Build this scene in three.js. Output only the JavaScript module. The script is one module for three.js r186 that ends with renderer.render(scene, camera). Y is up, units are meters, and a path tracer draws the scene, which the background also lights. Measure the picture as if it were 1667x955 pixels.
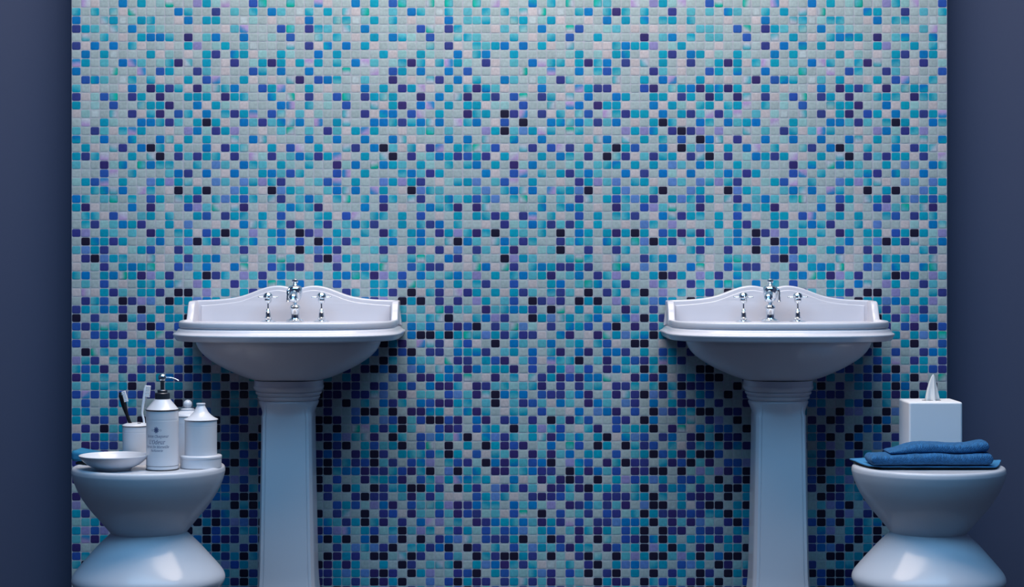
import * as THREE from 'three';
import { mergeGeometries, mergeVertices, toCreasedNormals } from 'three/addons/utils/BufferGeometryUtils.js';
import { RoundedBoxGeometry } from 'three/addons/geometries/RoundedBoxGeometry.js';
import { RectAreaLightUniformsLib } from 'three/addons/lights/RectAreaLightUniformsLib.js';
import { ImprovedNoise } from 'three/addons/math/ImprovedNoise.js';

// ------------------------------------------------------------------ camera, light, exposure
RectAreaLightUniformsLib.init();
const scene = new THREE.Scene();
scene.background = new THREE.Color(0x05070c);
const renderer = new THREE.WebGLRenderer({ antialias: true });
renderer.toneMapping = THREE.LinearToneMapping;
renderer.toneMappingExposure = 1.0;
renderer.shadowMap.enabled = true;

const FOCAL = 3000, DIST = 5.4, EYE = 0.98;                       // focal length in pixels of the 1667 x 955 frame
const camera = new THREE.PerspectiveCamera(2 * Math.atan(477.5 / FOCAL) * 180 / Math.PI, 1667 / 955, 0.1, 60);
camera.position.set(0, EYE, DIST);
camera.lookAt(0, EYE, 0);
camera.setViewOffset(1667, 955, 0, 47.5, 1667, 955);              // slight downward lens shift, verticals stay upright
scene.add(camera);

const CEILING = 3.3;
const LAMP = { w: 2.5, d: 1.1, x: 0, y: CEILING - 0.06, z: 0.95, color: new THREE.Color(1.0, 0.82, 0.68), power: 8.2 };
const SKYLIGHT = { w: 4.4, d: 1.6, x: 0, y: CEILING - 0.05, z: 2.6, color: new THREE.Color(0.25, 0.60, 0.97), power: 4.8 };
const lampLight = new THREE.RectAreaLight(LAMP.color, LAMP.power, LAMP.w, LAMP.d);
lampLight.position.set(LAMP.x, LAMP.y - 0.02, LAMP.z);
lampLight.lookAt(LAMP.x, 0, LAMP.z + 0.0001);
lampLight.name = 'lamp_glow';
scene.add(lampLight);
const skyLight = new THREE.RectAreaLight(SKYLIGHT.color, SKYLIGHT.power, SKYLIGHT.w, SKYLIGHT.d);
skyLight.position.set(SKYLIGHT.x, SKYLIGHT.y - 0.02, SKYLIGHT.z);
skyLight.lookAt(SKYLIGHT.x, 0, SKYLIGHT.z + 0.0001);
skyLight.name = 'skylight_glow';
scene.add(skyLight);

// ------------------------------------------------------------------ helpers
function random(seed) { let s = seed >>> 0; return () => { s = (s + 0x6D2B79F5) >>> 0; let t = s; t = Math.imul(t ^ (t >>> 15), t | 1); t ^= t + Math.imul(t ^ (t >>> 7), t | 61); return ((t ^ (t >>> 14)) >>> 0) / 4294967296; }; }
const rnd = random(71), noise = new ImprovedNoise();
const used = new Map();
function numbered(name) { const n = used.get(name) ?? 0; used.set(name, n + 1); return n ? `${name}_${String(n).padStart(3, '0')}` : name; }
function shaded(o) { o.traverse((m) => { if (m.isMesh) { m.castShadow = true; m.receiveShadow = true; } }); return o; }
function thing(name, label, category, x = 0, y = 0, z = 0, turn = 0, group) {
  const o = new THREE.Group(); o.name = numbered(name); o.position.set(x, y, z); o.rotation.y = turn;
  o.userData = { label, category }; if (group) o.userData.group = group; scene.add(o); return o;
}
function part(name, geometry, material, parent, label) {
  const m = new THREE.Mesh(geometry, material); m.name = name; m.castShadow = m.receiveShadow = true;
  if (label) m.userData.label = label; parent.add(m); return m;
}
function structure(name, geometry, material, x = 0, y = 0, z = 0) {
  const m = new THREE.Mesh(geometry, material); m.name = name; m.position.set(x, y, z); m.castShadow = m.receiveShadow = true;
  m.userData.kind = 'structure'; scene.add(m); return m;
}
// creases are sought on a thousandfold copy: the helper joins vertices closer than a centimetre
const creased = (g, angle) => toCreasedNormals(g.clone().scale(1000, 1000, 1000), angle).scale(0.001, 0.001, 0.001);
const box = (w, h, d, x = 0, y = 0, z = 0) => new THREE.BoxGeometry(w, h, d).translate(x, y, z);
function smooth(points, steps) {                                   // [[r, y], ...] through a spline, for soft profiles
  return new THREE.SplineCurve(points.map((p) => new THREE.Vector2(...p))).getPoints(steps);
}
function lathe(points, segments = 64, crease = 0.6) {
  const g = new THREE.LatheGeometry(points.map((p) => (p.isVector2 ? p : new THREE.Vector2(...p))), segments, Math.PI);
  return crease ? creased(g, crease) : g;
}
function tube(points, radius, segments = 24, sides = 12) {
  return new THREE.TubeGeometry(new THREE.CatmullRomCurve3(points.map((p) => new THREE.Vector3(...p))), segments, radius, sides, false);
}
const merged = (...g) => mergeGeometries(g.map((x) => { const y = x.index ? x.toNonIndexed() : x; for (const k of Object.keys(y.attributes)) if (!['position', 'normal', 'uv'].includes(k)) y.deleteAttribute(k); return y; }));
function skin(rings, closedTop = true, closedBottom = true, crease = 0.7) { // rings: arrays of equally many [x, y, z]
  const n = rings[0].length, pos = [], uv = [], idx = [];
  rings.forEach((ring, j) => ring.forEach((p, i) => { pos.push(...p); uv.push(i / n, j / rings.length); }));
  for (let j = 0; j + 1 < rings.length; j++) for (let i = 0; i < n; i++) {
    const a = j * n + i, b = j * n + (i + 1) % n, c = a + n, d = b + n; idx.push(a, b, d, a, d, c);
  }
  const cap = (ring, base, flip) => {
    const c = pos.length / 3, m = [0, 0, 0]; ring.forEach((p) => p.forEach((v, k) => { m[k] += v / n; })); pos.push(...m); uv.push(0.5, 0.5);
    for (let i = 0; i < n; i++) { const a = base + i, b = base + (i + 1) % n; flip ? idx.push(c, b, a) : idx.push(c, a, b); }
  };
  if (closedBottom) cap(rings[0], 0, true);
  if (closedTop) cap(rings[rings.length - 1], (rings.length - 1) * n, false);
  const g = new THREE.BufferGeometry();
  g.setAttribute('position', new THREE.Float32BufferAttribute(pos, 3)); g.setAttribute('uv', new THREE.Float32BufferAttribute(uv, 2)); g.setIndex(idx);
  return creased(g, crease);
}

// ------------------------------------------------------------------ materials
function grainTexture(size, paint, srgb = false) {
  const d = new Uint8Array(size * size * 4), r = random(9);
  for (let i = 0; i < size * size; i++) { const v = paint(i % size, Math.floor(i / size), r); d.set([v, v, v, 255], i * 4); }
  const t = new THREE.DataTexture(d, size, size); t.wrapS = t.wrapT = THREE.RepeatWrapping; t.magFilter = THREE.LinearFilter; t.minFilter = THREE.LinearMipmapLinearFilter; t.generateMipmaps = true;
  if (srgb) t.colorSpace = THREE.SRGBColorSpace; t.needsUpdate = true; return t;
}
const wavy = (x, y, s, size) => { // tileable-ish value noise
  const k = size / s; return noise.noise((x / k), (y / k), 3.3);
};
const glassGrain = grainTexture(256, (x, y, r) => 236 + 12 * wavy(x, y, 24, 256) + 8 * wavy(x, y * 0.3, 60, 256) + 10 * (r() - 0.5), true);
const terryBump = grainTexture(256, (x, y, r) => 128 + 70 * Math.sin(x * Math.PI / 4 + 2 * r()) * Math.sin(y * Math.PI / 4 + 2 * r()) + 50 * (r() - 0.5));
const terryTone = grainTexture(256, (x, y, r) => 205 + 34 * wavy(x, y, 34, 256) + 26 * wavy(y, x, 70, 256) + 44 * (r() - 0.5), true);
const paintBump = grainTexture(256, (x, y, r) => 128 + 40 * wavy(x, y, 40, 256) + 60 * (r() - 0.5));
const M = {
  tile: new THREE.MeshPhysicalMaterial({ vertexColors: true, map: glassGrain, roughness: 0.42, specularIntensity: 0.6 }),
  grout: new THREE.MeshStandardMaterial({ color: 0xabafb8, roughness: 0.95, bumpMap: paintBump, bumpScale: 0.0004 }),
  navy: new THREE.MeshStandardMaterial({ color: 0x454e69, roughness: 0.9, bumpMap: paintBump, bumpScale: 0.0003 }),
  plaster: new THREE.MeshStandardMaterial({ color: 0x6c7690, roughness: 0.95 }),
  floor: new THREE.MeshStandardMaterial({ color: 0x232935, roughness: 0.7 }),
  ceramic: new THREE.MeshPhysicalMaterial({ color: 0xcfced6, roughness: 0.4, clearcoat: 0.5, clearcoatRoughness: 0.06 }),
  stool: new THREE.MeshPhysicalMaterial({ color: 0xc0c4ce, roughness: 0.5, specularIntensity: 0.6, clearcoat: 0.45, clearcoatRoughness: 0.13 }),
  enamel: new THREE.MeshPhysicalMaterial({ color: 0xd3d4db, roughness: 0.4, clearcoat: 0.4, clearcoatRoughness: 0.12 }),
  rim: new THREE.MeshStandardMaterial({ color: 0x23262f, roughness: 0.4 }),
  chrome: new THREE.MeshStandardMaterial({ color: 0xdde4ea, roughness: 0.15, metalness: 1 }),
  steel: new THREE.MeshStandardMaterial({ color: 0x5d626c, roughness: 0.35, metalness: 0.9 }),
  blackPlastic: new THREE.MeshPhysicalMaterial({ color: 0x111114, roughness: 0.3, clearcoat: 0.5 }),
  whitePlastic: new THREE.MeshPhysicalMaterial({ color: 0xe8eaf0, roughness: 0.35, clearcoat: 0.3 }),
  bristle: new THREE.MeshStandardMaterial({ color: 0xe6e6ea, roughness: 0.9 }),
  towel: new THREE.MeshPhysicalMaterial({ color: 0x3078b4, roughness: 1, bumpMap: terryBump, bumpScale: 0.003, map: terryTone, sheen: 0.35, sheenRoughness: 0.6, sheenColor: new THREE.Color(0x7fb2e0) }),
  mat: new THREE.MeshStandardMaterial({ color: 0x3a82b4, roughness: 1, bumpMap: terryBump, bumpScale: 0.0005 }),
  teal: new THREE.MeshStandardMaterial({ color: 0x20729a, roughness: 1, bumpMap: terryBump, bumpScale: 0.0005 }),
  matte: new THREE.MeshStandardMaterial({ color: 0xe8e7ea, roughness: 0.55 }),
  tissue: new THREE.MeshPhysicalMaterial({ color: 0xeeeeee, roughness: 1, transmission: 0.3, thickness: 0, side: THREE.DoubleSide }),
  gapShade: new THREE.MeshStandardMaterial({ color: 0x0c0d10, roughness: 1 }),  // near black, paints the shade beneath the mat and the washcloth
  hole: new THREE.MeshStandardMaterial({ color: 0x15161a, roughness: 1 }),
  lampBody: new THREE.MeshStandardMaterial({ color: 0xd8d8d8, roughness: 0.6 }),
  lampGlow: new THREE.MeshStandardMaterial({ color: 0xffffff, emissive: LAMP.color, emissiveIntensity: 3 }),
  windowGlow: new THREE.MeshStandardMaterial({ color: 0x8899bb, emissive: SKYLIGHT.color, emissiveIntensity: 1.0 }),
};
M.towel.bumpMap.repeat.set(1, 1);

// ------------------------------------------------------------------ the room
const RX = 2.7, RZ = 8, T = 0.12, RECESS = 0.11;
structure('floor', box(2 * RX + 2 * T, T, RZ + RECESS + 2 * T, 0, -T / 2, (RZ - RECESS) / 2), M.floor);
structure('ceiling', box(2 * RX + 2 * T, T, RZ + RECESS + 2 * T, 0, CEILING + T / 2, (RZ - RECESS) / 2), M.plaster);
structure('wall_back', box(2 * RX, CEILING, T, 0, CEILING / 2, -RECESS - T / 2), M.navy);
structure('wall_left', box(T, CEILING, RZ + RECESS, -RX - T / 2, CEILING / 2, (RZ - RECESS) / 2), M.navy);
structure('wall_right', box(T, CEILING, RZ + RECESS, RX + T / 2, CEILING / 2, (RZ - RECESS) / 2), M.navy);
structure('wall_front', box(2 * RX, CEILING, T, 0, CEILING / 2, RZ + T / 2), M.navy);
{ // a frosted skylight over the middle of the room, the source of the blue daylight
  const w = new THREE.Group(); w.name = 'window_1'; w.userData.kind = 'structure'; w.position.set(SKYLIGHT.x, CEILING, SKYLIGHT.z); scene.add(w);
  const f = 0.07, W = SKYLIGHT.w, D = SKYLIGHT.d;
  part('window_pane', box(W, 0.012, D, 0, -0.038, 0), M.windowGlow, w);
  part('window_frame', merged(box(W + 2 * f, 0.05, f, 0, -0.025, D / 2 + f / 2), box(W + 2 * f, 0.05, f, 0, -0.025, -D / 2 - f / 2), box(f, 0.05, D, W / 2 + f / 2, -0.025, 0), box(f, 0.05, D, -W / 2 - f / 2, -0.025, 0)), M.lampBody, w);
}
{ // the ceiling fitting above the basins
  const l = thing('ceiling_light', 'long white ceiling light panel glowing warmly above the two basins', 'light', LAMP.x, CEILING, LAMP.z);
  part('housing', merged(box(LAMP.w + 0.06, 0.045, LAMP.d + 0.06, 0, -0.0225, 0)), M.lampBody, l);
  part('diffuser', box(LAMP.w, 0.012, LAMP.d, 0, -0.052, 0), M.lampGlow, l);
}

// ------------------------------------------------------------------ the mosaic panel
// One letter per tile, five sheets per row, as the tiler laid them. . grey-green  w pinkish white  a pale aqua  c light teal  t teal  b azure  u cobalt
// n indigo  k aubergine  K near black  l lilac  s periwinkle  p pearly lilac  g green and pearl  i teal and pearl  o clear
const ROWS = `
.pw..b.t.ag..lta p..ug..g..pw..b. t.ug..g.g..g.pw. .b.t.g..gc..p.lt ap..ug..g.
c.t.iwg....bt..n .c.c.bc.oc.t.iwg ..c.bc.oc.c.c.t. iwg.o.cb.ckt.t.. n.c.c.bc.o
b..itoatc..wb.tt ..oa.w..wb..itoa t.c.w..wb.ccc..i toatw..w.b.t.b.t t.c...w..w
ntc.i.b.ca...w.. wcp...ug.ntc.i.b ..a..ug.nt...wc. i.b..gu..ac.w.w. .w.cca.ug.
.i.t.w.tbbt.k.cb ..b..a.u..i.t.w. t.bta.u..icc...t .w.t.u..t....k.c b.t.cc..u.
nwb.b.tw..w.tl.a t.co...i.nwb.b.t w..w..i.nw.cctb. b.tw.i..wwtbttl. at...w..i.
.b.to...twa.w.tn .btwa.ta..b.t... .twa.ta..bwtb..t .....at.awtb.w.t n.btwa.ta.
pt.c.bpc.atki.t. wn.atktwtpt.c.bp c.atktwtpta.nw.c .bpctwtktb.nwi.t .wn.atktwt
b...g..p.ut..nc. w..ut.b..b...g.. p.ut.b..b.u..w.. g..p..b.tut.w.nc .w..ut.b..
.ubc.oc.tw.wt.up ..tw.w.ik.ubc.oc ..k.w.in.bwt..bc .oc.ni.w..i..t.b p..tw.w.ik
t.w..wb.ktntwkai tb..utpw.t.w..wb .t.ntpw.t.tkbcw. .wb..wptnnw..uk. itbktbktw.
nwaug.nt.k..tttw ktt..b.gwnwaug.n tit..k.b.ik.tn.u g.ntwi.b..bt..tt wnt.kt.kiw
t.a.u..ittk..bwt a.w...bp.t.a.u.. iwtk.bp.t.ttwaa. u..i.pb.kttw..bw tawttwttp.
wao.i.nwtk.utwb. tntp.uiwcwa..i.n wbb.up.t..ktt.Kn p.nwtwiu.pcnttwb .tncpncp.c
.p.ta..bbcnc.tKt w.bcncbib.p.ti.. bbcncbib.ptb.wu. K..bbibcncb.w.tK tw.bc.bctb
c.ncwcpt..w.lban tl..w.cg.c.ncwtp t..w.cg.c...ltKc stpt.gt.w..ltlb. nKnl.l..i.
b.ab..b..biwt.t. .i.biw...b.ab..b ..biw...b.b.i..b ..b....wib.i.t.t .u.Kbiwnw.
.tw.in.bKcwt..bw ntiwwtwup.tw.in. bKcwtwnp.tcgcuw. in.upn.twcKtu..b wKcstwt.bp
tntpw.t.iK.ncntt wn.panacbtntpw.t .iK.nacbtnutnwtp w.t.bcan.Kinwcnt twniK.n.ab
c..kab.gbtc..t.s c.btc.ta.c..kab. gbtc.ta.c.tb.t.k ab.c.at.ctb.t.t. sc.btc.ta.
...up.t...cbn.b. wb..tbcut...up.t ...cbcnt....bw.u p.t.tncbc..bwn.b awb..cbcnt
atup.t..stltiw.s c.stltn.wacup.t. .stltn.wacts.cup .t..w.ntlcs.ttw. sc.stltn.w
..cbib.pt.wK.tK. .st.wKstc..cbib. pt.wKstc...cs.cb ib.pctsKw.ts..tK ..st.wKstc
bc.cg.c.ut.itn.c stut.in.cbcwcg.c .ut.in.cbctuts.c g.c.c.ni.tutstn. tstut.in.c
tkw...b.kaw.ulcg .ik.w.cbcckw...b .k.w.cbctk.ki.w. ..b.cbt.w.kc.ulc g.ck.w.cbc
.ttwup.ct.t..tu. ntt.t.u.w.ttwup. tt.t.u.w.t.ttntw np.cw.u.t.ttn.wb intt.t.u.w
.tnacbtn..tws..w awbitwtnc.tnacbt n..t.tnb.t..w.na cbtncntwt..w.st. l.w..twtnc
nl.tc.c.kt.ttwut Ktal.tb.Knl.tc.c .kt.tb.ntltktK.t c.t.K.bt.tktKtwu tktkt.cb.K
.Kbtnt..cb.csKtn i.cb.cbcu.Kbcnt. .cb.cbc.iKbc.ibc nt..ncbc.bc.gsKt ni.tb.cbcn
cstn.watu.wnc.w. wcn.wn.wKcstn.wa cn.wn.wnws.ncwtk .wacKw.nw.ntwc.w .wcn..n.wK
wnKstc..iw.cnctb ..iw.cgcawnKltc. .iw.cgc.bnwi..Kl tc..acgc.wi..nct b..iw.tgca
w.an.tbtgw.usab. wbgw.ucnnw.an.tb tgw.ucnnw.wgbwgn .tbtnntn.wgbws.b ..bgw.ucnn
cb.tbgtklcn..tKn t.lcn.bcacb.tbgt klcu.bcacbcl.t.t bctkacb.ncl.t.tK kt.lcn.bca
.c.u.w.tt.bi.ltw .nc.bgc.b.t.u.w. tc.bgc.b.t.cn..u .w.tb.cgb.cn..lt w.nc.bgt.b
wpwtnc.ttn.KK.l. t.tn.K.......nc. ttn.Kwcnwpnt.twt nc.tncwK.ntwtK.l .t.tn.K.t.
.ntu.Knls.Kttsbt .tl.t.K..n.t.u.b nl.KtK.n.n.lt.cu .Knln.KtK.lt.tsb t.Kt.n.tc.
ntcbtn.K.tt.tn.l tn.cbt.n.t.w.kt. .t.c.cwgncc.kccb tn.Kgwtwtc.kc.n. .t.n.tb.c.
K.n.wKcstwttKtnt lbtw.nt.K..tu.c. .t.tcatiK.wtbln. wKtsitatbwtblKtn t.n.cK.t.b
untgcawnKu.u.nau k.Kut.nc.b.tk.w. n.t.bcb.ukuK.ncg sawn.btu.uK.k.nt t.n.bt.K.c
twutnnw.tgn...tw tstg.b.nt.K.ct.b t.n.bKKtKtgtstnt nnw.bk.wkgtstbKt .b.t.n.cK.
u..ut.tbwut.K.wt K.wu.c.nt.b..n.t tKtk.pinwtuw.K.b c.cb.ctwcuw.KK.w .n.t.b.cn.
.Kgt.b.tbt.nt.u. .nbt.K.u.t.bn.c. b.KuK.nn.btbn.ct .b.ck.bk.bbn.t.u t.n.b.t.c.
ltnwtuwpcnt.utpa nt.n.c.b.t.n.u.t .Kt.bccwgnn.tukw cuwptcK.ck.tuntp tn..t.b.n.
tutk.n.nun.uKtKw ttun.b.t.K.c.n.k KbK.sb.ibckbcttk .u.ntlcu.kbtcKtK ...KK.t.n.
kt.twint.tbnunbc Kw.g.t.b.n.c.tn. ..sn.kktbng.wk.t wintkukbbg.wkbkb wntuKK..n.
c.tcttK.n.tt.tKb .kK..b.c.n.Kkkn. ku.tu.bkkcwkncta cck.n.nccwnnc.tK tKknu..K.n
upucbuunn..nKtkt KtKt.b.c.nKkk.nn is.kwcc.usckiKbt b.unncbk.ckinKsn iu.tu.K.n.
au..nbt..tuK.tw. Kt.t.b.n.tKk.K.t .bnc.bukktt.cKwc nucwbc.kbc.sn.b. tkku.n..k.
tb.tt.u.Kll..Ks. ntKnn.b.c..n..sK KcK.kkbtwcbkc.wt c.ua.wb.sbk.u.Ks nbtKK.kn..
t.nu.k.Kn..kKbaK .Ku..t.b.nKKk.ub .suKcuKKuk.bk.nb .n.Kcktu..un.Kb. .bi.nl.K.K
wn.Kctn.n.KbtKwK uuk.K.b.t.K.K.gp tntKcw.ukn.utt.K atlcu.wck.ucttK. kgwbtub.K.
ucntstuK.Kb.u.n. nu.Ktb.n.tkkblti k.Kt.usbcpKwbsnc atikbcb.tKwbsu.n b.kKcKnk..
.knun.tl.uK.sncK tKcuK.c.t..KnK.t uctK.ug.K.t.Ktku k.ab.gu.Kt.Ktnu. twncbckbkK
tu.n.cuKl.nt.Kn. c.u.bn.t.ckbk.kt Kn.ttcucKtwuwcck .kckcb.tt.u.ctKu tktKKu....
n.ut.cnKtk.un.t. nKtkt.b.c.nKutnu Kcn.ubl.tunaKbkb cubK.lbu.kcKnn.t kuKck.uul.
t.nc.uK.lt.nK.t. K.ltn.t.c.KKtbbk nncuktK.sKcb.kkc cbnn.Ktkbcu.knKK .KalclkbK.
k.t.nuKttlK.n.u. ulu.K.t.b.K.u.ak ttbk.ucltpbctw.b wakckKn.K.tlutst .uut.K.nK.
.t.u.n.Kktt.K.bt b.ktu.n.t.KntKt. KnctKKtn.Ktn.snt ncwknckKttuacK.n tbanttKKt.
k.u.t.KknctK.ntb bkKK.t.n.c.n..nK nn.ckcncww.utscw .nknuc.n.nnnctKt .tnkk.K.t.
l.t.n.cluK.lutn. .KcKt.u.n...utua lbk.ucitlknbct.b cbal.knbcnck.sKK .twnKK.tK.
tn.u.cK.kl.nKtnk b.Kn.t.u.nK.ni.K .nuwkcauckunacwu g.K.uacn.unacKtn knunctKtt.
actk.uKsKcncbKtK ulskK.b.n.tbcntK tkan.bplat.knbtc bcktnpuannsbbtKc kcksa.nKu.
tlulp.bl.tktK.Ku tnctK.b.t.kulpat uatKclcwcntaucub satb.ckcktautK.K nk.unn.tb.
cpktKnuK.uKcKbKu kn.uK.t.c.uKtK.b K.sK.K.nbsi.unnt K.cKn.k.Ki.unKbK t.tbtntn..
k..utnbskK.tn.tK t.nK.b.u.t..ncst snK.ttnbK.Kn.c.u cstcuktt.kuctKlt Kt.kK.ttK.
utK.n..KKctK.nut ntKtt.u.n..Kktna KKaiKn..uc.KcnKK tnaKawnKi.KcltKK cltKcbKK..
tK.u.n.atcK.u.n. lut.K.b.t.Kktkt. .t.Kn.citK.tsbkc ncwoat.nK.tsbstt .ust.Kkat.
.t.n.KuKKk.t.u.n taKn.u.t..nntsts kKn.Ktl.anuK.tuc atsn.ucK.nK.t.K. nt.Kn.Ktk.
t.u.k.uKKuK.n.t. tkKtK.b.n.kktcnc KktK..s.uKtkn.nt inck.c.wKtkn.Ktu takKtK.au.
`.trim().split('\n').map((r) => r.replaceAll(' ', ''));
const GLASS = {
  '.': '#adbebf', w: '#cac2c4', a: '#96c4c5', c: '#5ab6c4', t: '#009dba', b: '#0079bf', u: '#2b59ae', n: '#373f88', k: '#372d6c', K: '#1e1934',
  l: '#938fc4', s: '#5f88c8', o: '#c0cfd2', pearl: '#c0c6d2', pink: '#b7a0cf', green: '#00b8a6', azure: '#2f8cc4',
};
for (const k of Object.keys(GLASS)) GLASS[k] = new THREE.Color(GLASS[k]);
const COLS = 94, NROWS = 70, TX = 1424.7 * 0.0018 / COLS, TY = 13.835 * 0.0018, PANEL_L = (116.8 - 833.5) * 0.0018, FIRST_Y = EYE - (5.5 - 430) * 0.0018;
const TILE_D = 0.006, corner = 0.17;
const outline = [];                                              // twelve points of a rounded square, each in -0.5 .. 0.5
for (let q = 0; q < 4; q++) for (let k = 0; k < 3; k++) {
  const a = q * Math.PI / 2 + k * Math.PI / 4, s = 0.5 - corner, cx = [s, -s, -s, s][q], cy = [s, s, -s, -s][q];
  outline.push([cx + corner * Math.cos(a), cy + corner * Math.sin(a)]);
}
function tileGeometry(code, r, x, y) {
  const w = TX - 0.0021, h = TY - 0.0021, rings = [[1, 0], [1, TILE_D - 0.00025], [0.93, TILE_D - 0.00005], [0.55, TILE_D]];
  const pos = [], col = [], uv = [], idx = [], n = 12, u0 = r(), v0 = r(), lift = (r() - 0.5) * 0.0004, tx = (r() - 0.5) * 0.012, ty = (r() - 0.5) * 0.012;
  const split = r() * Math.PI * 2, soft = 0.15 + r() * 0.3, hue = (r() - 0.5) * 0.012, bright = 1 + (r() - 0.5) * 0.14;
  const turnTo = (c) => { const d = c.clone(), hsl = {}; d.getHSL(hsl); d.setHSL((hsl.h + hue + 1) % 1, hsl.s, hsl.l); return d.multiplyScalar(bright); };
  let a, b;
  if (code === 'p') [a, b] = [GLASS.pink, r() < 0.5 ? GLASS.pearl : GLASS.azure];
  else if (code === 'g') [a, b] = [GLASS.green, r() < 0.6 ? GLASS.pearl : GLASS.c];
  else if (code === 'i') [a, b] = [GLASS.c, r() < 0.7 ? GLASS.pearl : GLASS.a];
  else if ((code === 't' || code === 'c') && r() < 0.3) [a, b] = [GLASS[code], code === 't' ? GLASS.c : GLASS.t];
  else if (code === 'b' && r() < 0.2) [a, b] = [GLASS.b, GLASS.t];
  else a = b = GLASS[code];
  a = turnTo(a); b = turnTo(b);
  const edge = code === 'o' || code === 'i' || code === 'g' ? 0.78 : 1;      // clear glass shows its own thicker rim
  const put = (px, py, pz, rim) => {
    const k = THREE.MathUtils.smoothstep(px * Math.cos(split) + py * Math.sin(split), -soft, soft);
    const c = a.clone().lerp(b, k).multiplyScalar(rim ? edge : 1);
    pos.push(x + px * w, y + py * h, pz + lift + (pz > 0.002 ? px * w * tx + py * h * ty : 0)); col.push(c.r, c.g, c.b); uv.push(u0 + px * 0.12, v0 + py * 0.12);
  };
  rings.forEach(([s, z], j) => outline.forEach(([px, py]) => put(px * s, py * s, z, j < 3)));
  put(0, 0, TILE_D, false);
  for (let j = 0; j < 3; j++) for (let i = 0; i < n; i++) { const p = j * n + i, q = j * n + (i + 1) % n; idx.push(p, q, q + n, p, q + n, p + n); }
  for (let i = 0; i < n; i++) idx.push(3 * n + i, 3 * n + (i + 1) % n, 4 * n);
  const g = new THREE.BufferGeometry();
  g.setAttribute('position', new THREE.Float32BufferAttribute(pos, 3)); g.setAttribute('color', new THREE.Float32BufferAttribute(col, 3)); g.setAttribute('uv', new THREE.Float32BufferAttribute(uv, 2)); g.setIndex(idx);
  return g;
}
{
  const panel = new THREE.Group(); panel.name = 'wall_mosaic'; panel.userData.kind = 'structure'; scene.add(panel);
  const topRows = Math.ceil((CEILING - FIRST_Y) / TY), W = TX * COLS;
  part('grout_bed', box(W, CEILING, RECESS - 0.0002, PANEL_L + W / 2, CEILING / 2, -(RECESS - 0.0002) / 2 + 0.0009), M.grout, panel);
  const field = [], r = random(5);
  const upper = '...wact..b.t.cg.w.', lower = 'KntuK.bkctnKu.tls';
  for (let j = -topRows; j < NROWS; j++) for (let i = 0; i < COLS; i++) {
    const k = i < 74 ? i : i - 74;                                // the sheets repeat after 74 tiles
    const code = ROWS[j]?.[k] ?? (j < 0 ? upper[Math.floor(r() * upper.length)] : lower[Math.floor(r() * lower.length)]);
    const y = FIRST_Y - j * TY, x = PANEL_L + (i + 0.5) * TX + (i === 11 || i === 41 || i === 85 ? -0.0007 : i === 12 || i === 42 || i === 86 ? 0.0007 : 0);
    if (y < TY / 2) continue;
    const g = tileGeometry(code, r, 0, 0);
    if (i >= 37 && i < 57 && j >= 24 && j < 39) {                 // the three hundred nearest the eye, one by one
      const m = part(numbered('tile'), creased(g, 0.5), M.tile, panel); m.position.set(x, y, -TILE_D * 0.75);
    } else field.push(g.translate(x, y, -TILE_D * 0.75));
  }
  const f = part('tile_field', creased(mergeGeometries(field), 0.5), M.tile, panel, 'small glass mosaic tiles in blues and greys'); f.userData.kind = 'stuff';
}

// ------------------------------------------------------------------ pedestal basins
const superEllipse = (a, b, n, cx, cz, count, back) => Array.from({ length: count }, (_, i) => {
  const t = (i / count) * Math.PI * 2, c = Math.cos(t), s = Math.sin(t);
  let x = cx + a * Math.sign(c) * Math.abs(c) ** (2 / n), z = cz - b * Math.sign(s) * Math.abs(s) ** (2 / n);
  if (back !== undefined && z < back) z = back;
  return [x, z];
});
// plan of the rim: straight sides from the wall, then a bowed front; grown or shrunk by o
function plan(o, back = 0.004, count = 96) {
  const pts = [], a = 0.3155 + o, b = 0.30 + o, z0 = 0.18;
  for (let i = 0; i <= count; i++) {
    const t = Math.PI * i / count, c = Math.cos(t), s = Math.sin(t), n = 2.9;
    pts.push([a * Math.sign(c) * Math.abs(c) ** (2 / n), z0 + b * s ** (2 / n)]);
  }
  for (let i = 1; i <= 6; i++) pts.push([-a, z0 - (z0 - back) * i / 6]);
  for (let i = 1; i <= 12; i++) pts.push([-a + 2 * a * i / 12, back]);
  for (let i = 1; i < 6; i++) pts.push([a, back + (z0 - back) * i / 6]);
  return pts.reverse();
}
const ring3 = (pts, y) => pts.map(([x, z]) => [x, y, z]);
function rimGeometry() {
  const prof = [[-0.06, 0.772], [-0.012, 0.7695], [-0.0075, 0.7698], [-0.0055, 0.7715], [-0.0035, 0.7755], [-0.001, 0.7805], [0.0014, 0.7838], [0.002, 0.786], [0.0012, 0.7882], [-0.0015, 0.7898], [-0.005, 0.7912], [-0.0085, 0.7945], [-0.0105, 0.798], [-0.0115, 0.8005], [-0.014, 0.8015], [-0.0165, 0.8025], [-0.0168, 0.805], [-0.0145, 0.8065], [-0.0137, 0.810], [-0.0137, 0.8185], [-0.0147, 0.8215], [-0.0175, 0.823], [-0.022, 0.8228], [-0.026, 0.8205], [-0.030, 0.8165], [-0.036, 0.8150]];
  const rings = prof.map(([o, y]) => ring3(plan(o, 0.004 + Math.max(0, -o - 0.0137) * 0), y));
  return skin(rings, false, false, 0.9);
}
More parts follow.
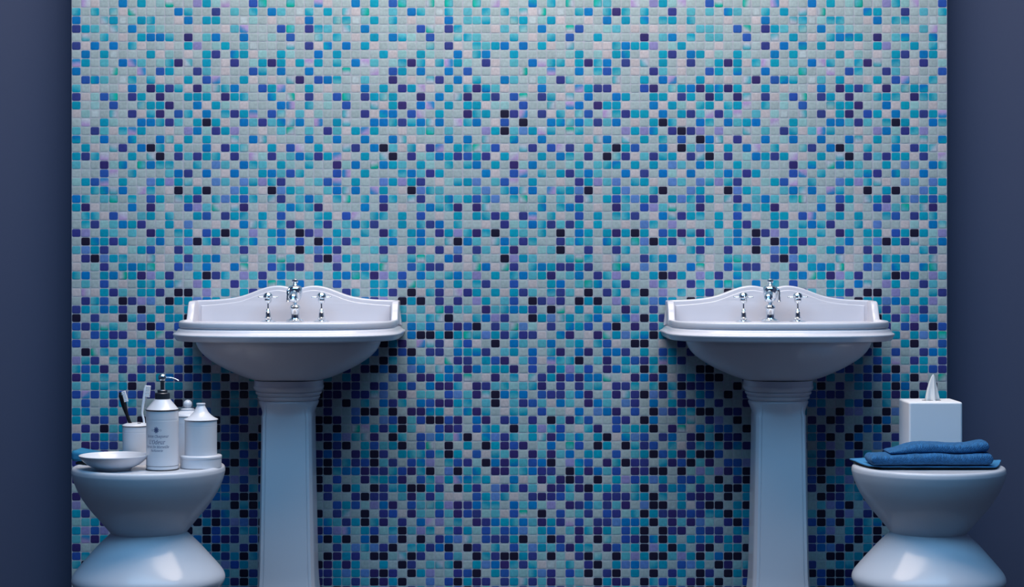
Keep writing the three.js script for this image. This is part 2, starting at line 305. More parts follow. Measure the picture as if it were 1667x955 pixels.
function deckGeometry() { // the flat deck with the oval opening, then the inner bowl
  const outer = plan(-0.036), n = outer.length, bowl = [];
  const inner = outer.map(([x, z]) => { const a = Math.atan2((z - 0.26) / 0.125, x / 0.235), c = Math.cos(a), s = Math.sin(a), q = 2 / 2.5; return [0.235 * Math.sign(c) * Math.abs(c) ** q, 0.26 + 0.125 * Math.sign(s) * Math.abs(s) ** q]; });
  const at = (k, y) => inner.map(([x, z]) => [x * k, y, 0.26 + (z - 0.26) * k]);
  bowl.push(ring3(outer, 0.815), ring3(outer.map((p, i) => [(p[0] + inner[i][0]) / 2, (p[1] + inner[i][1]) / 2]), 0.8148), at(1.03, 0.8145), at(1, 0.812), at(0.97, 0.802), at(0.9, 0.780), at(0.74, 0.756), at(0.5, 0.737), at(0.2, 0.7265), at(0.06, 0.7255));
  return skin(bowl, true, false, 0.7);
}
function bowlGeometry() { // the underside
  const sec = [[0.2585, 0.772, 0.196], [0.258, 0.760, 0.193], [0.2525, 0.747, 0.186], [0.243, 0.733, 0.177], [0.227, 0.718, 0.166], [0.205, 0.703, 0.153], [0.178, 0.688, 0.139], [0.152, 0.676, 0.126], [0.126, 0.665, 0.112], [0.100, 0.657, 0.097], [0.07, 0.651, 0.077], [0.03, 0.648, 0.035]];
  const curve = new THREE.CatmullRomCurve3(sec.map(([a, y, b]) => new THREE.Vector3(a, y, b)));
  const rings = [];
  for (let j = 0; j <= 40; j++) { const p = curve.getPoint(1 - j / 40); rings.push(superEllipse(p.x, p.z, 2.35, 0, 0.205, 80, 0.004).map(([x, z]) => [x, p.y, z])); }
  return skin(rings, false, true, 0.8);
}
function upstandGeometry() { // scalloped back with two short side returns
  const s = new THREE.Shape(), L = 0.2985, base = 0.812;
  s.moveTo(-L - 0.004, base); s.lineTo(-L + 0.003, 0.868); s.quadraticCurveTo(-L + 0.004, 0.8745, -L + 0.012, 0.8755);
  s.bezierCurveTo(-0.245, 0.8765, -0.20, 0.878, -0.165, 0.886); s.bezierCurveTo(-0.125, 0.895, -0.095, 0.9165, -0.054, 0.918); s.bezierCurveTo(-0.028, 0.918, -0.018, 0.9095, 0, 0.909);
  s.bezierCurveTo(0.018, 0.9095, 0.028, 0.918, 0.054, 0.918); s.bezierCurveTo(0.095, 0.9165, 0.125, 0.895, 0.165, 0.886); s.bezierCurveTo(0.20, 0.878, 0.245, 0.8765, L - 0.012, 0.8755);
  s.quadraticCurveTo(L - 0.004, 0.8745, L - 0.003, 0.868); s.lineTo(L + 0.004, base); s.closePath();
  const back = new THREE.ExtrudeGeometry(s, { depth: 0.026, bevelEnabled: true, bevelThickness: 0.005, bevelSize: 0.005, bevelSegments: 4, curveSegments: 24 }).translate(0, -0.005, 0.0095);
  const f = new THREE.Shape(), inset = 0.010;                      // raised inner panel, leaving a moulded border
  f.moveTo(-L + 0.026, base); f.lineTo(-L + 0.026, 0.861); f.bezierCurveTo(-0.24, 0.864, -0.20, 0.866, -0.163, 0.874 - 0.001); f.bezierCurveTo(-0.12, 0.884, -0.092, 0.9035, -0.055, 0.9055); f.bezierCurveTo(-0.03, 0.9055, -0.018, 0.898, 0, 0.8975);
  f.bezierCurveTo(0.018, 0.898, 0.03, 0.9055, 0.055, 0.9055); f.bezierCurveTo(0.092, 0.9035, 0.12, 0.884, 0.163, 0.873); f.bezierCurveTo(0.20, 0.866, 0.24, 0.864, L - 0.026, 0.861); f.lineTo(L - 0.026, base); f.closePath();
  const face = new THREE.ExtrudeGeometry(f, { depth: 0.001, bevelEnabled: true, bevelThickness: 0.0022, bevelSize: 0.0025, bevelSegments: 3, curveSegments: 24 }).translate(0, -0.003, 0.0405 - inset * 0);
  const cheek = (sx) => {
    const c = new THREE.Shape(); c.moveTo(0.02, base); c.lineTo(0.02, 0.873); c.lineTo(0.085, 0.872); c.bezierCurveTo(0.105, 0.870, 0.108, 0.845, 0.128, 0.822); c.lineTo(0.132, base); c.closePath();
    const g = new THREE.ExtrudeGeometry(c, { depth: 0.012, bevelEnabled: true, bevelThickness: 0.004, bevelSize: 0.004, bevelSegments: 3, curveSegments: 16 });
    g.rotateY(-Math.PI / 2); return g.translate(sx > 0 ? L - 0.000 : -L + 0.012, -0.002, 0);
  };
  return creased(merged(back, face, cheek(1), cheek(-1)), 0.7);
}
function pedestalGeometry() {
  const N = 96;
  const oct = (a, b, k, z0) => { // chamfered column section with a bead beside each chamfer: front flat, canted cheeks, straight sides
    const fx = a * 0.9, cz = b * 0.72;
    const pts = [[0, b], [fx * 0.85, b], [fx * 0.875, b - 0.003], [fx * 0.9, b - 0.0008], [fx, b - 0.0012], [a * 0.985, cz + 0.006], [a, cz - 0.004], [a, -b * 0.6], [a * 0.9, -b], [0, -b]];
    const full = [...pts, ...pts.slice(1, -1).reverse().map(([x, z]) => [-x, z])];
    const per = []; let total = 0; full.forEach((p, i) => { const q = full[(i + 1) % full.length]; const d = Math.hypot(p[0] - q[0], p[1] - q[1]); per.push(d); total += d; });
    const out = []; // one sample per corner plus even filling, in the same pattern at each level
    full.forEach((p, i) => { const q = full[(i + 1) % full.length]; const m = counts[i]; for (let k2 = 0; k2 < m; k2++) out.push([p[0] + (q[0] - p[0]) * k2 / m, p[1] + (q[1] - p[1]) * k2 / m]); });
    return out.map(([x, z]) => [x, z + z0]);
  };
  const counts = [12, 2, 2, 2, 8, 2, 8, 4, 8, 8, 4, 8, 2, 8, 2, 2, 2, 12];
  const mix = (oa, ob, a, b, t, z0) => { // t = 0 column section, 1 ellipse
    const o = oct(oa, ob, 0, 0); return o.map(([x, z]) => { const th = Math.atan2(x / oa, z / ob), c = Math.cos(th), s = Math.sin(th), n = 2 / 2.3; const ex = a * Math.sign(s) * Math.abs(s) ** n, ez = b * Math.sign(c) * Math.abs(c) ** n; return [x + (ex - x) * t, z0 + z + (ez - z) * t]; });
  };
  const rows = [ // [y, column half width, half depth, ellipse half width, half depth, roundness]
    [0, 0.092, 0.100, 0.1, 0.1, 0], [0.016, 0.092, 0.100, 0.1, 0.1, 0], [0.022, 0.090, 0.098, 0.1, 0.1, 0], [0.030, 0.0895, 0.097, 0, 0, 0], [0.045, 0.0865, 0.092, 0, 0, 0], [0.062, 0.083, 0.086, 0, 0, 0], [0.085, 0.0805, 0.082, 0, 0, 0], [0.12, 0.0785, 0.080, 0, 0, 0],
    [0.25, 0.0755, 0.078, 0, 0, 0], [0.40, 0.0725, 0.076, 0, 0, 0], [0.54, 0.0705, 0.075, 0, 0, 0], [0.556, 0.0705, 0.075, 0.0705, 0.075, 0.0], [0.562, 0.0712, 0.0755, 0.0712, 0.0775, 0.25], [0.570, 0.0735, 0.077, 0.0745, 0.0815, 0.5], [0.580, 0.077, 0.08, 0.0785, 0.086, 0.7], [0.588, 0.080, 0.083, 0.0825, 0.0895, 0.85], [0.594, 0.082, 0.085, 0.0838, 0.0905, 1], [0.5975, 0.08, 0.085, 0.0825, 0.0895, 1],
    [0.5985, 0.08, 0.085, 0.080, 0.087, 1], [0.601, 0.08, 0.085, 0.0835, 0.0905, 1], [0.606, 0.08, 0.085, 0.087, 0.094, 1], [0.610, 0.08, 0.085, 0.0873, 0.0943, 1], [0.6112, 0.08, 0.085, 0.085, 0.092, 1], [0.6135, 0.08, 0.085, 0.088, 0.095, 1], [0.618, 0.08, 0.085, 0.092, 0.099, 1], [0.6225, 0.08, 0.085, 0.0925, 0.0995, 1], [0.6237, 0.08, 0.085, 0.090, 0.097, 1], [0.626, 0.08, 0.085, 0.0935, 0.1005, 1], [0.632, 0.08, 0.085, 0.0975, 0.1045, 1], [0.638, 0.08, 0.085, 0.098, 0.105, 1], [0.641, 0.08, 0.085, 0.0965, 0.1035, 1], [0.655, 0.08, 0.085, 0.096, 0.103, 1],
  ];
  return skin(rows.map(([y, oa, ob, a, b, t]) => ring3(mix(oa, ob, a || oa, b || ob, t, 0.205), y)), true, true, 0.55);
}
const basinParts = { drain: lathe([[0, 0.726], [0.012, 0.726], [0.015, 0.7275], [0.021, 0.7285], [0.0235, 0.7275], [0.0235, 0.724], [0, 0.724]], 40, 0.5).translate(0, 0, 0.26), rim: rimGeometry(), deck: deckGeometry(), bowl: bowlGeometry(), upstand: upstandGeometry(), pedestal: pedestalGeometry() };
function basin(x, label) {
  const b = thing('pedestal_basin', label, 'basin', x, 0, 0, 0, 'pair of pedestal basins');
  part('rim', basinParts.rim, M.ceramic, b); part('deck', basinParts.deck, M.ceramic, b); part('bowl', basinParts.bowl, M.ceramic, b);
  part('drain', basinParts.drain, M.chrome, b, 'chrome drain ring'); part('splashback', basinParts.upstand, M.ceramic, b); part('pedestal', basinParts.pedestal, M.ceramic, b);
  return b;
}
basin(-0.629, 'white pedestal basin left of centre, next to the stool of toiletries');
basin(0.750, 'white pedestal basin right of centre, beside the stool with the blue towel');

const DECK = 0.8149;
const tapHandle = {
  flange: lathe([[0, 0], [0.0225, 0], [0.0225, 0.0015], [0.018, 0.004], [0.012, 0.005], [0, 0.005]], 40),
  stem: lathe([[0, 0.004], [0.0105, 0.004], [0.0108, 0.011], [0.0085, 0.0135], [0.0078, 0.026], [0.0055, 0.029], [0.0062, 0.032], [0.005, 0.035], [0.0026, 0.038], [0.0022, 0.054], [0, 0.054]], 32, 0.5),
  globe: new THREE.SphereGeometry(0.0108, 32, 20).translate(0, 0.0625, 0),
  cross: merged(...[0, 1].map((k) => merged(new THREE.CylinderGeometry(0.0021, 0.0021, 0.048, 12).rotateZ(Math.PI / 2).rotateY(k * Math.PI / 2), ...[-1, 1].map((s) => new THREE.SphereGeometry(0.0034, 16, 10).translate(s * 0.0255, 0, 0).rotateY(k * Math.PI / 2)))).map((g) => g.translate(0, 0.0705, 0))),
  cap: lathe([[0, 0.069], [0.0138, 0.069], [0.0142, 0.0715], [0.0128, 0.0775], [0.0085, 0.0825], [0, 0.0845]], 40, 0.5),
};
function handle(x, label) {
  const t = thing('tap_handle', label, 'tap', x, DECK, 0.098, 0, 'cross-head taps on the basins');
  part('flange', tapHandle.flange, M.chrome, t); part('stem', tapHandle.stem, M.chrome, t); part('globe', tapHandle.globe, M.chrome, t); part('cross_arms', tapHandle.cross, M.chrome, t); part('cap', tapHandle.cap, M.chrome, t);
}
handle(-0.7018, 'chrome cross-head tap on the left basin, to the left of its spout');
handle(-0.5482, 'chrome cross-head tap on the left basin, to the right of its spout');
handle(0.6663, 'chrome cross-head tap on the right basin, to the left of its spout');
handle(0.8220, 'chrome cross-head tap on the right basin, to the right of its spout');
const spoutParts = {
  base: lathe([[0, 0], [0.0252, 0], [0.0255, 0.004], [0.0215, 0.0075], [0.0165, 0.0085], [0.0155, 0.0105], [0, 0.0105]], 48, 0.5),
  column: lathe([[0, 0.010], [0.0138, 0.010], [0.013, 0.013], [0.013, 0.035], [0.0142, 0.0375], [0.0158, 0.0385], [0.0158, 0.0425], [0.0122, 0.0475], [0.0065, 0.0495], [0.0055, 0.053], [0.0075, 0.056], [0, 0.056]], 48, 0.5),
  body: lathe(smooth([[0.001, 0.0545], [0.009, 0.056], [0.0165, 0.066], [0.0198, 0.078], [0.0212, 0.088], [0.0205, 0.096], [0.016, 0.102], [0.0085, 0.1045], [0.001, 0.105]], 40), 48, 0.5),
  finial: lathe([[0, 0.104], [0.0085, 0.104], [0.0062, 0.1068], [0.0052, 0.110], [0.0078, 0.1125], [0.0095, 0.1155], [0.0088, 0.120], [0.005, 0.1235], [0, 0.1245]], 36, 0.5),
  spout: merged(tube([[0, 0.078, 0.008], [0.001, 0.080, 0.035], [0.003, 0.0785, 0.058], [0.0032, 0.072, 0.072], [0.0032, 0.062, 0.0765]], 0.0105, 32, 20), new THREE.SphereGeometry(0.0128, 28, 18).translate(0.003, 0.0705, 0.0715)),
  lever: merged(tube([[0, 0.093, 0.004], [-0.012, 0.0935, 0.010], [-0.0175, 0.090, 0.014], [-0.0185, 0.080, 0.016], [-0.0185, 0.058, 0.017]], 0.0044, 24, 14), lathe([[0, 0.056], [0.0055, 0.056], [0.0058, 0.059], [0.0046, 0.061], [0, 0.061]], 20, 0.5).translate(-0.0185, 0, 0.017)),
};
function spout(x, side, label) {
  const t = thing('basin_faucet', label, 'faucet', x, DECK, 0.095, 0, 'chrome spouts on the basins');
  part('base', spoutParts.base, M.chrome, t); part('column', spoutParts.column, M.chrome, t); part('body', spoutParts.body, M.chrome, t); part('finial', spoutParts.finial, M.chrome, t);
  part('spout', side < 0 ? spoutParts.spout : spoutParts.spout.clone().rotateY(-0.25), M.chrome, t);
  const lever = part('lever', spoutParts.lever, M.chrome, t); if (side > 0) lever.rotation.y = Math.PI - 0.9;
}
spout(-0.6245, -1, 'chrome bulbous faucet on the left basin with its side lever hanging left');
spout(0.7436, 1, 'chrome bulbous faucet on the right basin with its side lever hanging right');

// ------------------------------------------------------------------ hourglass stools
const STOOL_TOP = 0.451;
const stoolGeometry = lathe([
  [0, 0], ...smooth([[0.1, 0], [0.118, 0.003], [0.128, 0.012], [0.15, 0.055], [0.172, 0.098], [0.19, 0.133], [0.1975, 0.148], [0.1985, 0.158], [0.194, 0.170], [0.182, 0.186], [0.156, 0.216], [0.128, 0.247], [0.099, 0.2745]], 60),
  ...smooth([[0.0986, 0.2763], [0.125, 0.308], [0.155, 0.344], [0.178, 0.379], [0.192, 0.410], [0.1982, 0.432], [0.1986, 0.4405], [0.1968, 0.447], [0.1925, 0.4503], [0.1865, 0.4508], [0.179, 0.4496], [0.165, 0.4486], [0.12, 0.4482], [0.06, 0.448], [0.001, 0.448]], 160),
], 128, 0.9);
function stool(x, label) {
  const s = thing('stool', label, 'stool', x, 0, 0.55, 0, 'hourglass stools');
  part('stool_body', stoolGeometry, M.stool, s); return s;
}
stool(-0.9556, 'glossy white hourglass stool holding the soap dish, bottle and canisters');
stool(1.0955, 'glossy white hourglass stool holding the tissue box and blue towel');
const ON = 0.4484;

// ------------------------------------------------------------------ things on the left stool
{ // folded cloth behind the dish
  const g = new RoundedBoxGeometry(0.122, 0.028, 0.095, 12, 0.009);
  const t = thing('washcloth', 'folded blue washcloth lying behind the white soap dish', 'cloth', -1.104, STOOL_TOP, 0.486);
  const p = g.attributes.position; for (let i = 0; i < p.count; i++) p.setY(i, (p.getY(i) + 0.014) * (1 - 0.68 * THREE.MathUtils.smoothstep(p.getX(i), -0.045, 0.03)) - 0.014 + 0.0018 * noise.noise(p.getX(i) * 30, 0.3, p.getZ(i) * 30));
  g.computeVertexNormals(); part('folded_cloth', g.translate(0, 0.0215, 0), M.teal, t);
  part('cloth_gap_shade', new RoundedBoxGeometry(0.108, 0.006, 0.085, 3, 0.002).translate(0.004, 0.0033, 0), M.gapShade, t, 'black layer painted as the shaded gap under the cloth');  // added dark slab, stands in for shade under the lifted cloth
}
{ // soap dish
  const t = thing('soap_dish', 'shallow white soap dish at the front left of the stool', 'dish', -1.030, ON, 0.632);
  const prof = [[0, 0.0025], [0.041, 0.0025], [0.041, 0], [0.0435, 0], [0.046, 0.004], ...smooth([[0.047, 0.006], [0.063, 0.0125], [0.078, 0.0235], [0.0865, 0.033], [0.0885, 0.0365]], 16), [0.0890, 0.0385], [0.0878, 0.0392], [0.0862, 0.0380], ...smooth([[0.084, 0.0345], [0.074, 0.0235], [0.060, 0.0150], [0.04, 0.0118], [0.0001, 0.0112]], 16)];
  part('bowl', lathe(prof, 96, 0.5), M.enamel, t);
  const e = new THREE.Group(); // little printed sprig near the right of the well
  const leaf = (x, z, a, l) => new THREE.SphereGeometry(1, 10, 6).scale(l, 0.0004, l * 0.4).rotateY(a).translate(x, 0, z);
  const sprig = merged(leaf(0, 0, 0.6, 0.0055), leaf(0.006, -0.003, 1.2, 0.004), leaf(-0.006, 0.002, 0.2, 0.004), leaf(0.002, 0.005, -0.5, 0.004), leaf(-0.010, -0.002, 0.9, 0.002));
  const mark = part('printed_sprig', sprig, M.rim, t, 'small dark printed sprig');
  const a = Math.atan2(-0.045, 0.047);                             // lies on the sloping inner wall
  mark.position.set(0.065 * Math.cos(a), 0.0190, 0.065 * Math.sin(a));
  mark.quaternion.setFromUnitVectors(new THREE.Vector3(0, 1, 0), new THREE.Vector3(-0.52 * Math.cos(a), 0.85, -0.52 * Math.sin(a)).normalize());
}
function canTexture(paint) {
  const c = document.createElement('canvas'); c.width = 2048; c.height = 1024; const x = c.getContext('2d'); x.fillStyle = '#d3d4db'; x.fillRect(0, 0, 2048, 1024); paint(x);
  const t = new THREE.CanvasTexture(c); t.colorSpace = THREE.SRGBColorSpace; t.wrapS = THREE.RepeatWrapping; return t;
}
function canBody(r, h, map) { // enamelled side with two raised hoops, uv running round and up
  const pts = [[r, 0], [r, h * 0.05], [r + 0.0004, h * 0.07], [r, h * 0.09], [r, h * 0.80], [r + 0.0005, h * 0.815], [r, h * 0.83], [r, h * 0.845], [r + 0.0005, h * 0.86], [r, h * 0.875], [r, h]];
  const g = new THREE.LatheGeometry(pts.map((p) => new THREE.Vector2(...p)), 96, Math.PI), p = g.attributes.position, u = g.attributes.uv;
  for (let i = 0; i < p.count; i++) u.setY(i, p.getY(i) / h);
  return g;
}
const band = (r, y, thick = 0.0011) => new THREE.TorusGeometry(r, thick, 10, 96).rotateX(Math.PI / 2).translate(0, y, 0);
{ // soap dispenser
  const t = thing('soap_dispenser', 'tall white enamel soap bottle with dark script and a chrome pump', 'bottle', -0.9065, ON, 0.622);
  const r = 0.0413, h = 0.155;
  const label = canTexture((x) => {
    // the print is centred a little left of the side that faces the room: u 0.47
    const cx = 2048 * 0.464, ink = '#454e72'; x.fillStyle = ink; x.strokeStyle = ink; x.textAlign = 'center'; x.lineCap = 'round';
    const y0 = 328;
    x.save(); x.translate(cx + 8, y0); // crest with leaves
    for (let k = 0; k < 9; k++) { x.save(); x.rotate(k * Math.PI * 2 / 9); x.beginPath(); x.ellipse(0, -30, 13, 28, 0, 0, 7); x.globalAlpha = 0.75; x.fill(); x.restore(); }
    x.beginPath(); x.arc(0, 0, 26, 0, 7); x.fill(); x.lineWidth = 4;
    for (const s of [-1, 1]) { x.beginPath(); x.moveTo(s * 58, 14); x.quadraticCurveTo(s * 84, -24, s * 106, 0); x.quadraticCurveTo(s * 96, 28, s * 78, 12); x.stroke(); }
    x.restore();
    x.lineWidth = 1.2;
    x.font = 'italic 62px serif'; x.fillText('Savon Chaqueur', cx + 14, y0 + 128); x.strokeText('Savon Chaqueur', cx + 14, y0 + 128);
    x.font = 'italic 92px serif'; x.fillText('L’Odeur', cx + 4, y0 + 238); x.strokeText('L’Odeur', cx + 4, y0 + 238);
    x.font = 'italic 58px serif'; x.fillText('Savon De Marseille', cx + 6, y0 + 306); x.strokeText('Savon De Marseille', cx + 6, y0 + 306);
    x.font = 'italic 48px serif'; x.fillText('Parfumerie', cx + 10, y0 + 366); x.strokeText('Parfumerie', cx + 10, y0 + 366);
  });
  const mat = M.enamel.clone(); mat.color.set(0xffffff); mat.map = label;
  part('body', canBody(r, h), mat, t, 'white bottle body printed with dark script');
  part('base', lathe([[0, 0], [r - 0.001, 0], [r, 0.0006], [r - 0.001, 0.001], [0, 0.001]], 64, 0.5), M.enamel, t);
  part('base_band', merged(band(r, 0.0016, 0.0016), band(r + 0.0002, 0.0115, 0.0006)), M.rim, t, 'dark bands round the foot');
  part('shoulder_band', band(r, h, 0.0017), M.rim, t, 'dark band under the shoulder');
  part('shoulder', lathe([[0, h], [r, h], [r, h + 0.0015], [0.0215, h + 0.0255], [0.0205, h + 0.0275], [0, h + 0.0275]], 64, 0.4), M.enamel, t);
  const p = part('collar', lathe([[0, h + 0.027], [0.0190, h + 0.027], [0.0192, h + 0.0425], [0.0175, h + 0.044], [0.0130, h + 0.0445], [0.0130, h + 0.0495], [0.0115, h + 0.0515], [0, h + 0.0515]], 48, 0.4), M.steel, t, 'dark steel pump collar');
  part('stem', lathe([[0, h + 0.051], [0.0048, h + 0.051], [0.0048, h + 0.071], [0.0062, h + 0.0725], [0.0062, h + 0.0755], [0, h + 0.0755]], 24, 0.4), M.steel, t);
  part('pump_ball', new THREE.SphereGeometry(0.0103, 32, 20).translate(0, h + 0.0835, 0), M.chrome, t);
  part('nozzle', tube([[0.009, h + 0.083, 0], [0.022, h + 0.0825, 0], [0.034, h + 0.0792, 0.001], [0.043, h + 0.0745, 0.002]], 0.0017, 20, 10), M.chrome, t);
}
{ // toothbrush holder
  const r = 0.0345, h = 0.1015;
  const t = thing('toothbrush_holder', 'white enamel beaker with a pierced lid holding two toothbrushes', 'toothbrush holder', -1.0035, ON, 0.485);
  const mat = M.enamel.clone(); mat.map = canTexture((x) => {
    x.fillStyle = 'rgba(90,90,110,0.7)'; x.save(); x.translate(2048 * 0.60, 760); for (let k = 0; k < 5; k++) { x.rotate(1.25); x.beginPath(); x.ellipse(14, 0, 16, 7, 0, 0, 7); x.fill(); } x.restore();
  }); mat.color.set(0xffffff);
  part('body', canBody(r, h), mat, t, 'white beaker body with a tiny printed sprig');
  part('base', lathe([[0, 0], [r, 0], [r, 0.0015], [0, 0.0015]], 64, 0.4), M.enamel, t);
  part('lid_band', band(r + 0.0004, h, 0.0012), M.rim, t, 'dark band under the lid');
  part('lid', lathe([[0, h], [r, h], [r + 0.0012, h + 0.001], [r - 0.002, h + 0.004], [r - 0.012, h + 0.0075], [0, h + 0.0085]], 64, 0.4), M.enamel, t);
  const hole = lathe([[0, 0], [0.0048, 0], [0.0048, 0.001], [0, 0.001]], 24, 0.4);
  for (const [x, z] of [[-0.013, 0.006], [0.012, 0.014], [0.014, -0.010]]) part('lid_hole', hole.clone().translate(x, h + 0.0076, z), M.hole, t, 'dark brush hole');
}
function brush(label, material, base, points, head, category = 'toothbrush') {
  const t = thing('toothbrush', label, category, ...base, 0, 'toothbrushes in the white beaker');
  const curve = new THREE.CatmullRomCurve3(points.map((p) => new THREE.Vector3(...p))), rings = [];
  for (let j = 0; j <= 40; j++) {
    const u = j / 40, c = curve.getPoint(u), d = curve.getTangent(u), wid = head.width(u), n = new THREE.Vector3(-d.y, d.x, 0).normalize();
    rings.push(Array.from({ length: 14 }, (_, i) => { const a = -i / 14 * Math.PI * 2; return [c.x + n.x * wid * Math.cos(a), c.y + n.y * wid * Math.cos(a), c.z + wid * 0.9 * Math.sin(a)]; }));
  }
  part('handle', skin(rings, true, true, 0.8), material, t);
  part('bristles', head.bristles, M.bristle, t, 'white bristle block');
}
const bristleBlock = (w, h, d) => { const g = []; for (let i = 0; i < 9; i++) for (let k = 0; k < 3; k++) g.push(new THREE.CylinderGeometry(0.0017, 0.0015, w, 7).rotateZ(-Math.PI / 2).translate(w / 2, (i - 4) * h / 9, (k - 1) * d / 3)); return merged(...g); };
brush('black toothbrush leaning left out of the holder', M.blackPlastic, [-1.0165, ON + 0.106, 0.491],
  [[0.013, -0.06, 0.004], [0, 0.0, 0], [-0.0045, 0.012, 0], [-0.012, 0.034, 0], [-0.0185, 0.056, 0], [-0.0265, 0.085, 0.001]],
  { width: (u) => (u < 0.5 ? 0.0046 : 0.0042 + 0.0032 * Math.sin(Math.min(1, (u - 0.5) * 2.2) * Math.PI * 0.62)) * (u > 0.96 ? 0.6 : 1), bristles: bristleBlock(0.0095, 0.029, 0.010).rotateZ(0.26).translate(-0.0190, 0.0725, 0.001) });
brush('white toothbrush standing upright out of the holder', M.whitePlastic, [-0.9895, ON + 0.106, 0.475],
  [[0.002, -0.06, 0.002], [0.006, 0.0, 0], [0.005, 0.012, 0], [0.0015, 0.026, 0], [0.0028, 0.045, 0], [0.0065, 0.070, 0], [0.0105, 0.1025, 0]],
  { width: (u) => (u < 0.55 ? 0.0029 : 0.0029 + 0.0014 * Math.min(1, (u - 0.55) * 4)) * (u > 0.97 ? 0.6 : 1), bristles: bristleBlock(0.0112, 0.031, 0.010).rotateZ(-0.10).translate(0.0112, 0.0865, 0) });
{ // front canister with a trumpet lid
  const t = thing('canister', 'white enamel canister with a trumpet-shaped lid on a round plinth', 'canister', -0.8145, ON + 0.0012, 0.575, 0, 'enamel canisters on the left stool');
  const r = 0.0418, y = 0.0325;
  part('plinth', lathe([[0, 0], [0.0525, 0], [0.0535, 0.001], [0.0535, 0.0235], [0.0545, 0.025], [0.0545, 0.0295], [0.053, 0.0315], [0.046, y], [0, y]], 72, 0.4), M.enamel, t);
  part('body', canBody(r, 0.092).translate(0, y - 0.001, 0), M.enamel, t);
  const b = y + 0.091;
  part('lid_band', band(r + 0.0005, b, 0.0008), M.steel, t, 'grey band under the lid');
  part('lid', lathe([[0, b], [r + 0.0015, b], [r + 0.003, b + 0.0012], ...smooth([[r + 0.0025, b + 0.002], [0.032, b + 0.0085], [0.021, b + 0.0185], [0.0145, b + 0.029], [0.0108, b + 0.0365]], 20), [0.0108, b + 0.0375], [0, b + 0.0375]], 72, 0.4), M.enamel, t);
  part('knob', lathe([[0, b + 0.037], [0.0098, b + 0.037], [0.0115, b + 0.0395], [0.0120, b + 0.042], [0.0112, b + 0.0437], [0, b + 0.0442]], 40, 0.4), M.enamel, t);
}
{ // rear canister with a ball on its lid
  const t = thing('canister', 'white enamel canister with a ball-topped lid, behind the bottle', 'canister', -0.872, ON + 0.0003, 0.445, 0, 'enamel canisters on the left stool');
  const r = 0.036, h = 0.124;
  part('body', canBody(r, h), M.enamel, t);
  part('base', lathe([[0, 0], [r, 0], [r, 0.0015], [0, 0.0015]], 64, 0.4), M.enamel, t);
  part('lid_band', band(r + 0.0003, h, 0.0008), M.steel, t, 'grey band under the lid');
  part('lid', lathe([[0, h], [r + 0.001, h], [r + 0.0015, h + 0.0015], [r - 0.002, h + 0.0065], [0.018, h + 0.0145], [0.0185, h + 0.016], [0.0185, h + 0.0185], [0.008, h + 0.0215], [0, h + 0.0215]], 64, 0.4), M.enamel, t);
  part('knob', new THREE.SphereGeometry(0.0118, 32, 20).translate(0, h + 0.0315, 0), M.enamel, t, 'white ball knob');
}

// ------------------------------------------------------------------ things on the right stool
{ // thin mat with a turned-up corner at each side
  const pts = [[-0.199, -0.045], [-0.165, 0.065], [-0.14, 0.085], [0.158, 0.088], [0.196, -0.015], [0.15, -0.125], [0.05, -0.16], [-0.1, -0.15]];
  const s = new THREE.Shape(pts.map(([x, z]) => new THREE.Vector2(x, -z)));
  let g = new THREE.ExtrudeGeometry(s, { depth: 0.0035, bevelEnabled: true, bevelThickness: 0.0008, bevelSize: 0.001, bevelSegments: 2, curveSegments: 8 }).rotateX(-Math.PI / 2);
  // fine grid so that it can droop and curl
  const rings = [], N = 120;
  const edge = s.getSpacedPoints(N).slice(0, N).map((p) => [p.x, -p.y]);
  const lift = (x, z) => 0.0060 * THREE.MathUtils.smoothstep(Math.abs(x), 0.172, 0.2) + 0.0006 * noise.noise(x * 40, 1.7, z * 40);
  for (const [k, y] of [[0.02, 0], [0.4, 0], [0.7, 0], [0.9, 0], [0.99, 0], [1, 0.001], [1, 0.003], [0.99, 0.004], [0.9, 0.004], [0.7, 0.004], [0.4, 0.004], [0.02, 0.004]]) rings.push(edge.map(([x, z]) => [x * k, y + lift(x * k, z * k), z * k]));
  g = skin(rings, true, true, 0.6);
  const p = g.attributes.position, u = g.attributes.uv; for (let i = 0; i < p.count; i++) u.setXY(i, p.getX(i) * 5, p.getZ(i) * 5);
  const t = thing('cloth_mat', 'thin pale blue cloth mat lying under the folded towel', 'mat', 1.0955, STOOL_TOP + 0.0002, 0.55);
  part('mat_cloth', g.translate(0, 0.0036, 0), M.mat, t);
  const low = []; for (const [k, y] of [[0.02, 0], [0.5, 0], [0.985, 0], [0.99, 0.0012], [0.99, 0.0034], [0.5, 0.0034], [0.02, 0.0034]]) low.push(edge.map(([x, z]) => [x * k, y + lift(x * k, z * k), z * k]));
  part('mat_gap_shade', skin(low, true, true, 0.6), M.gapShade, t, 'thin black layer painted as the shaded gap under the mat');  // added black layer, paints the shadowed gap between mat and stool rim
}
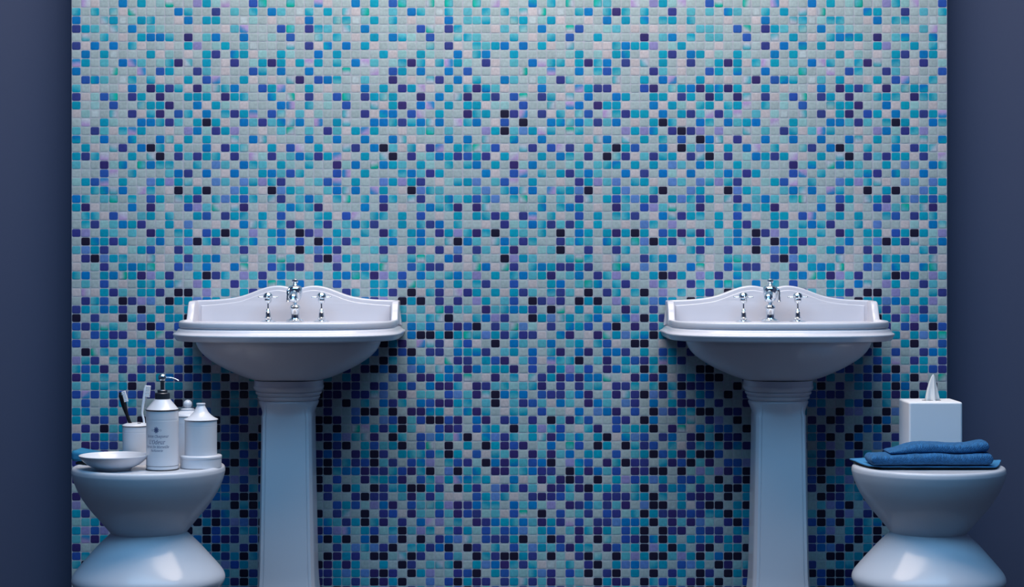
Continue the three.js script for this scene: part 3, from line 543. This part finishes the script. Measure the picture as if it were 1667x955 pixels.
function roll(x0, x1, yLow, height, zc, depth, seed, rise) { // a soft fold of towelling lying along x
  const rings = [], n = 44, m = 90;
  for (let j = 0; j <= m; j++) {
    const u = j / m, x = x0 + (x1 - x0) * u, end = Math.min(1, Math.min(u, 1 - u) / 0.035), k = Math.sqrt(1 - (1 - end) ** 2) * 0.86 + 0.14;
    const hh = height(u) / 2 * k, dd = depth / 2 * (0.93 + 0.07 * k), yc = yLow + rise(u) + height(u) / 2;
    rings.push(Array.from({ length: n }, (_, i) => {
      const a = -i / n * Math.PI * 2, c = Math.cos(a), s = Math.sin(a), q = 2 / 3.2;
      const wob = 1 + 0.10 * noise.noise(x * 26 + seed, c * 1.3, s * 1.3) + 0.05 * noise.noise(x * 80, c * 3 + seed, s * 3);
      const dy = hh * Math.sign(s) * Math.abs(s) ** q * (s > 0 ? wob : 1), dz = dd * Math.sign(c) * Math.abs(c) ** q * (1 + 0.06 * noise.noise(x * 18, seed, s));
      return [x, yc + dy, zc + dz];
    }));
  }
  const g = skin(rings.reverse(), true, true, 1.2), p = g.attributes.position, u = g.attributes.uv;
  for (let i = 0; i < p.count; i++) u.setXY(i, p.getX(i) * 5, (p.getY(i) + p.getZ(i)) * 5);
  return g;
}
{
  const t = thing('folded_towel', 'thick blue towel folded in two in front of the tissue box', 'towel', 1.0955, STOOL_TOP + 0.0086, 0.55);
  const ease = THREE.MathUtils.smoothstep;
  part('lower_fold', roll(-0.168, 0.148, 0, (u) => 0.0285 + 0.006 * ease(u, 0.1, 0.5) - 0.003 * ease(u, 0.55, 0.7) + 0.002 * ease(u, 0.8, 1), 0.045, 0.105, 2.4, () => 0), M.towel, t);
  part('upper_fold', roll(-0.118, 0.140, 0.0265, (u) => 0.012 + 0.017 * ease(u, 0, 0.3) - 0.002 * ease(u, 0.4, 0.7) + 0.004 * ease(u, 0.8, 1), 0.040, 0.09, 8.1, (u) => 0.002 * ease(u, 0.1, 0.4) - 0.001 * ease(u, 0.5, 0.7) + 0.005 * ease(u, 0.7, 1)), M.towel, t);
}
{
  const t = thing('tissue_box', 'plain white cube tissue box behind the blue folded towel', 'tissue box', 1.1275, STOOL_TOP + 0.0086, 0.432);
  const W = 0.1425, H = 0.1543, D = 0.132;
  part('box_cover', new RoundedBoxGeometry(W, H, D, 5, 0.006).translate(0, H / 2, 0), M.matte, t);
  part('slot', lathe([[0, 0], [0.026, 0], [0.026, 0.0006], [0, 0.0006]], 40, 0.4).scale(1, 1, 0.5).translate(0.002, H, 0.005), M.hole, t, 'dark oval opening');
  const rings = [];                                               // the pulled-up sheet: a pointed pleated cone
  for (let j = 0; j <= 30; j++) {
    const u = j / 30, r = 0.0165 * (1 - u) ** 0.62 + 0.0006, y = H - 0.004 + u * 0.074;
    rings.push(Array.from({ length: 60 }, (_, i) => { const a = -i / 60 * Math.PI * 2, f = 1 + (0.26 * Math.sin(a * 5 + 1 + u * 1.5) + 0.1 * Math.sin(a * 11)) * (1 - u * 0.6); return [0.003 + 0.004 * u * u + r * f * Math.cos(a), y, 0.005 + r * 0.7 * f * Math.sin(a)]; }));
  }
  const tis = thing('tissue', 'white paper tissue pulled up to a point from the box', 'tissue', 1.1275, STOOL_TOP + 0.0086, 0.432);
  part('sheet', skin(rings, true, false, 1.0), M.tissue, tis);
}

shaded(scene);
renderer.render(scene, camera);
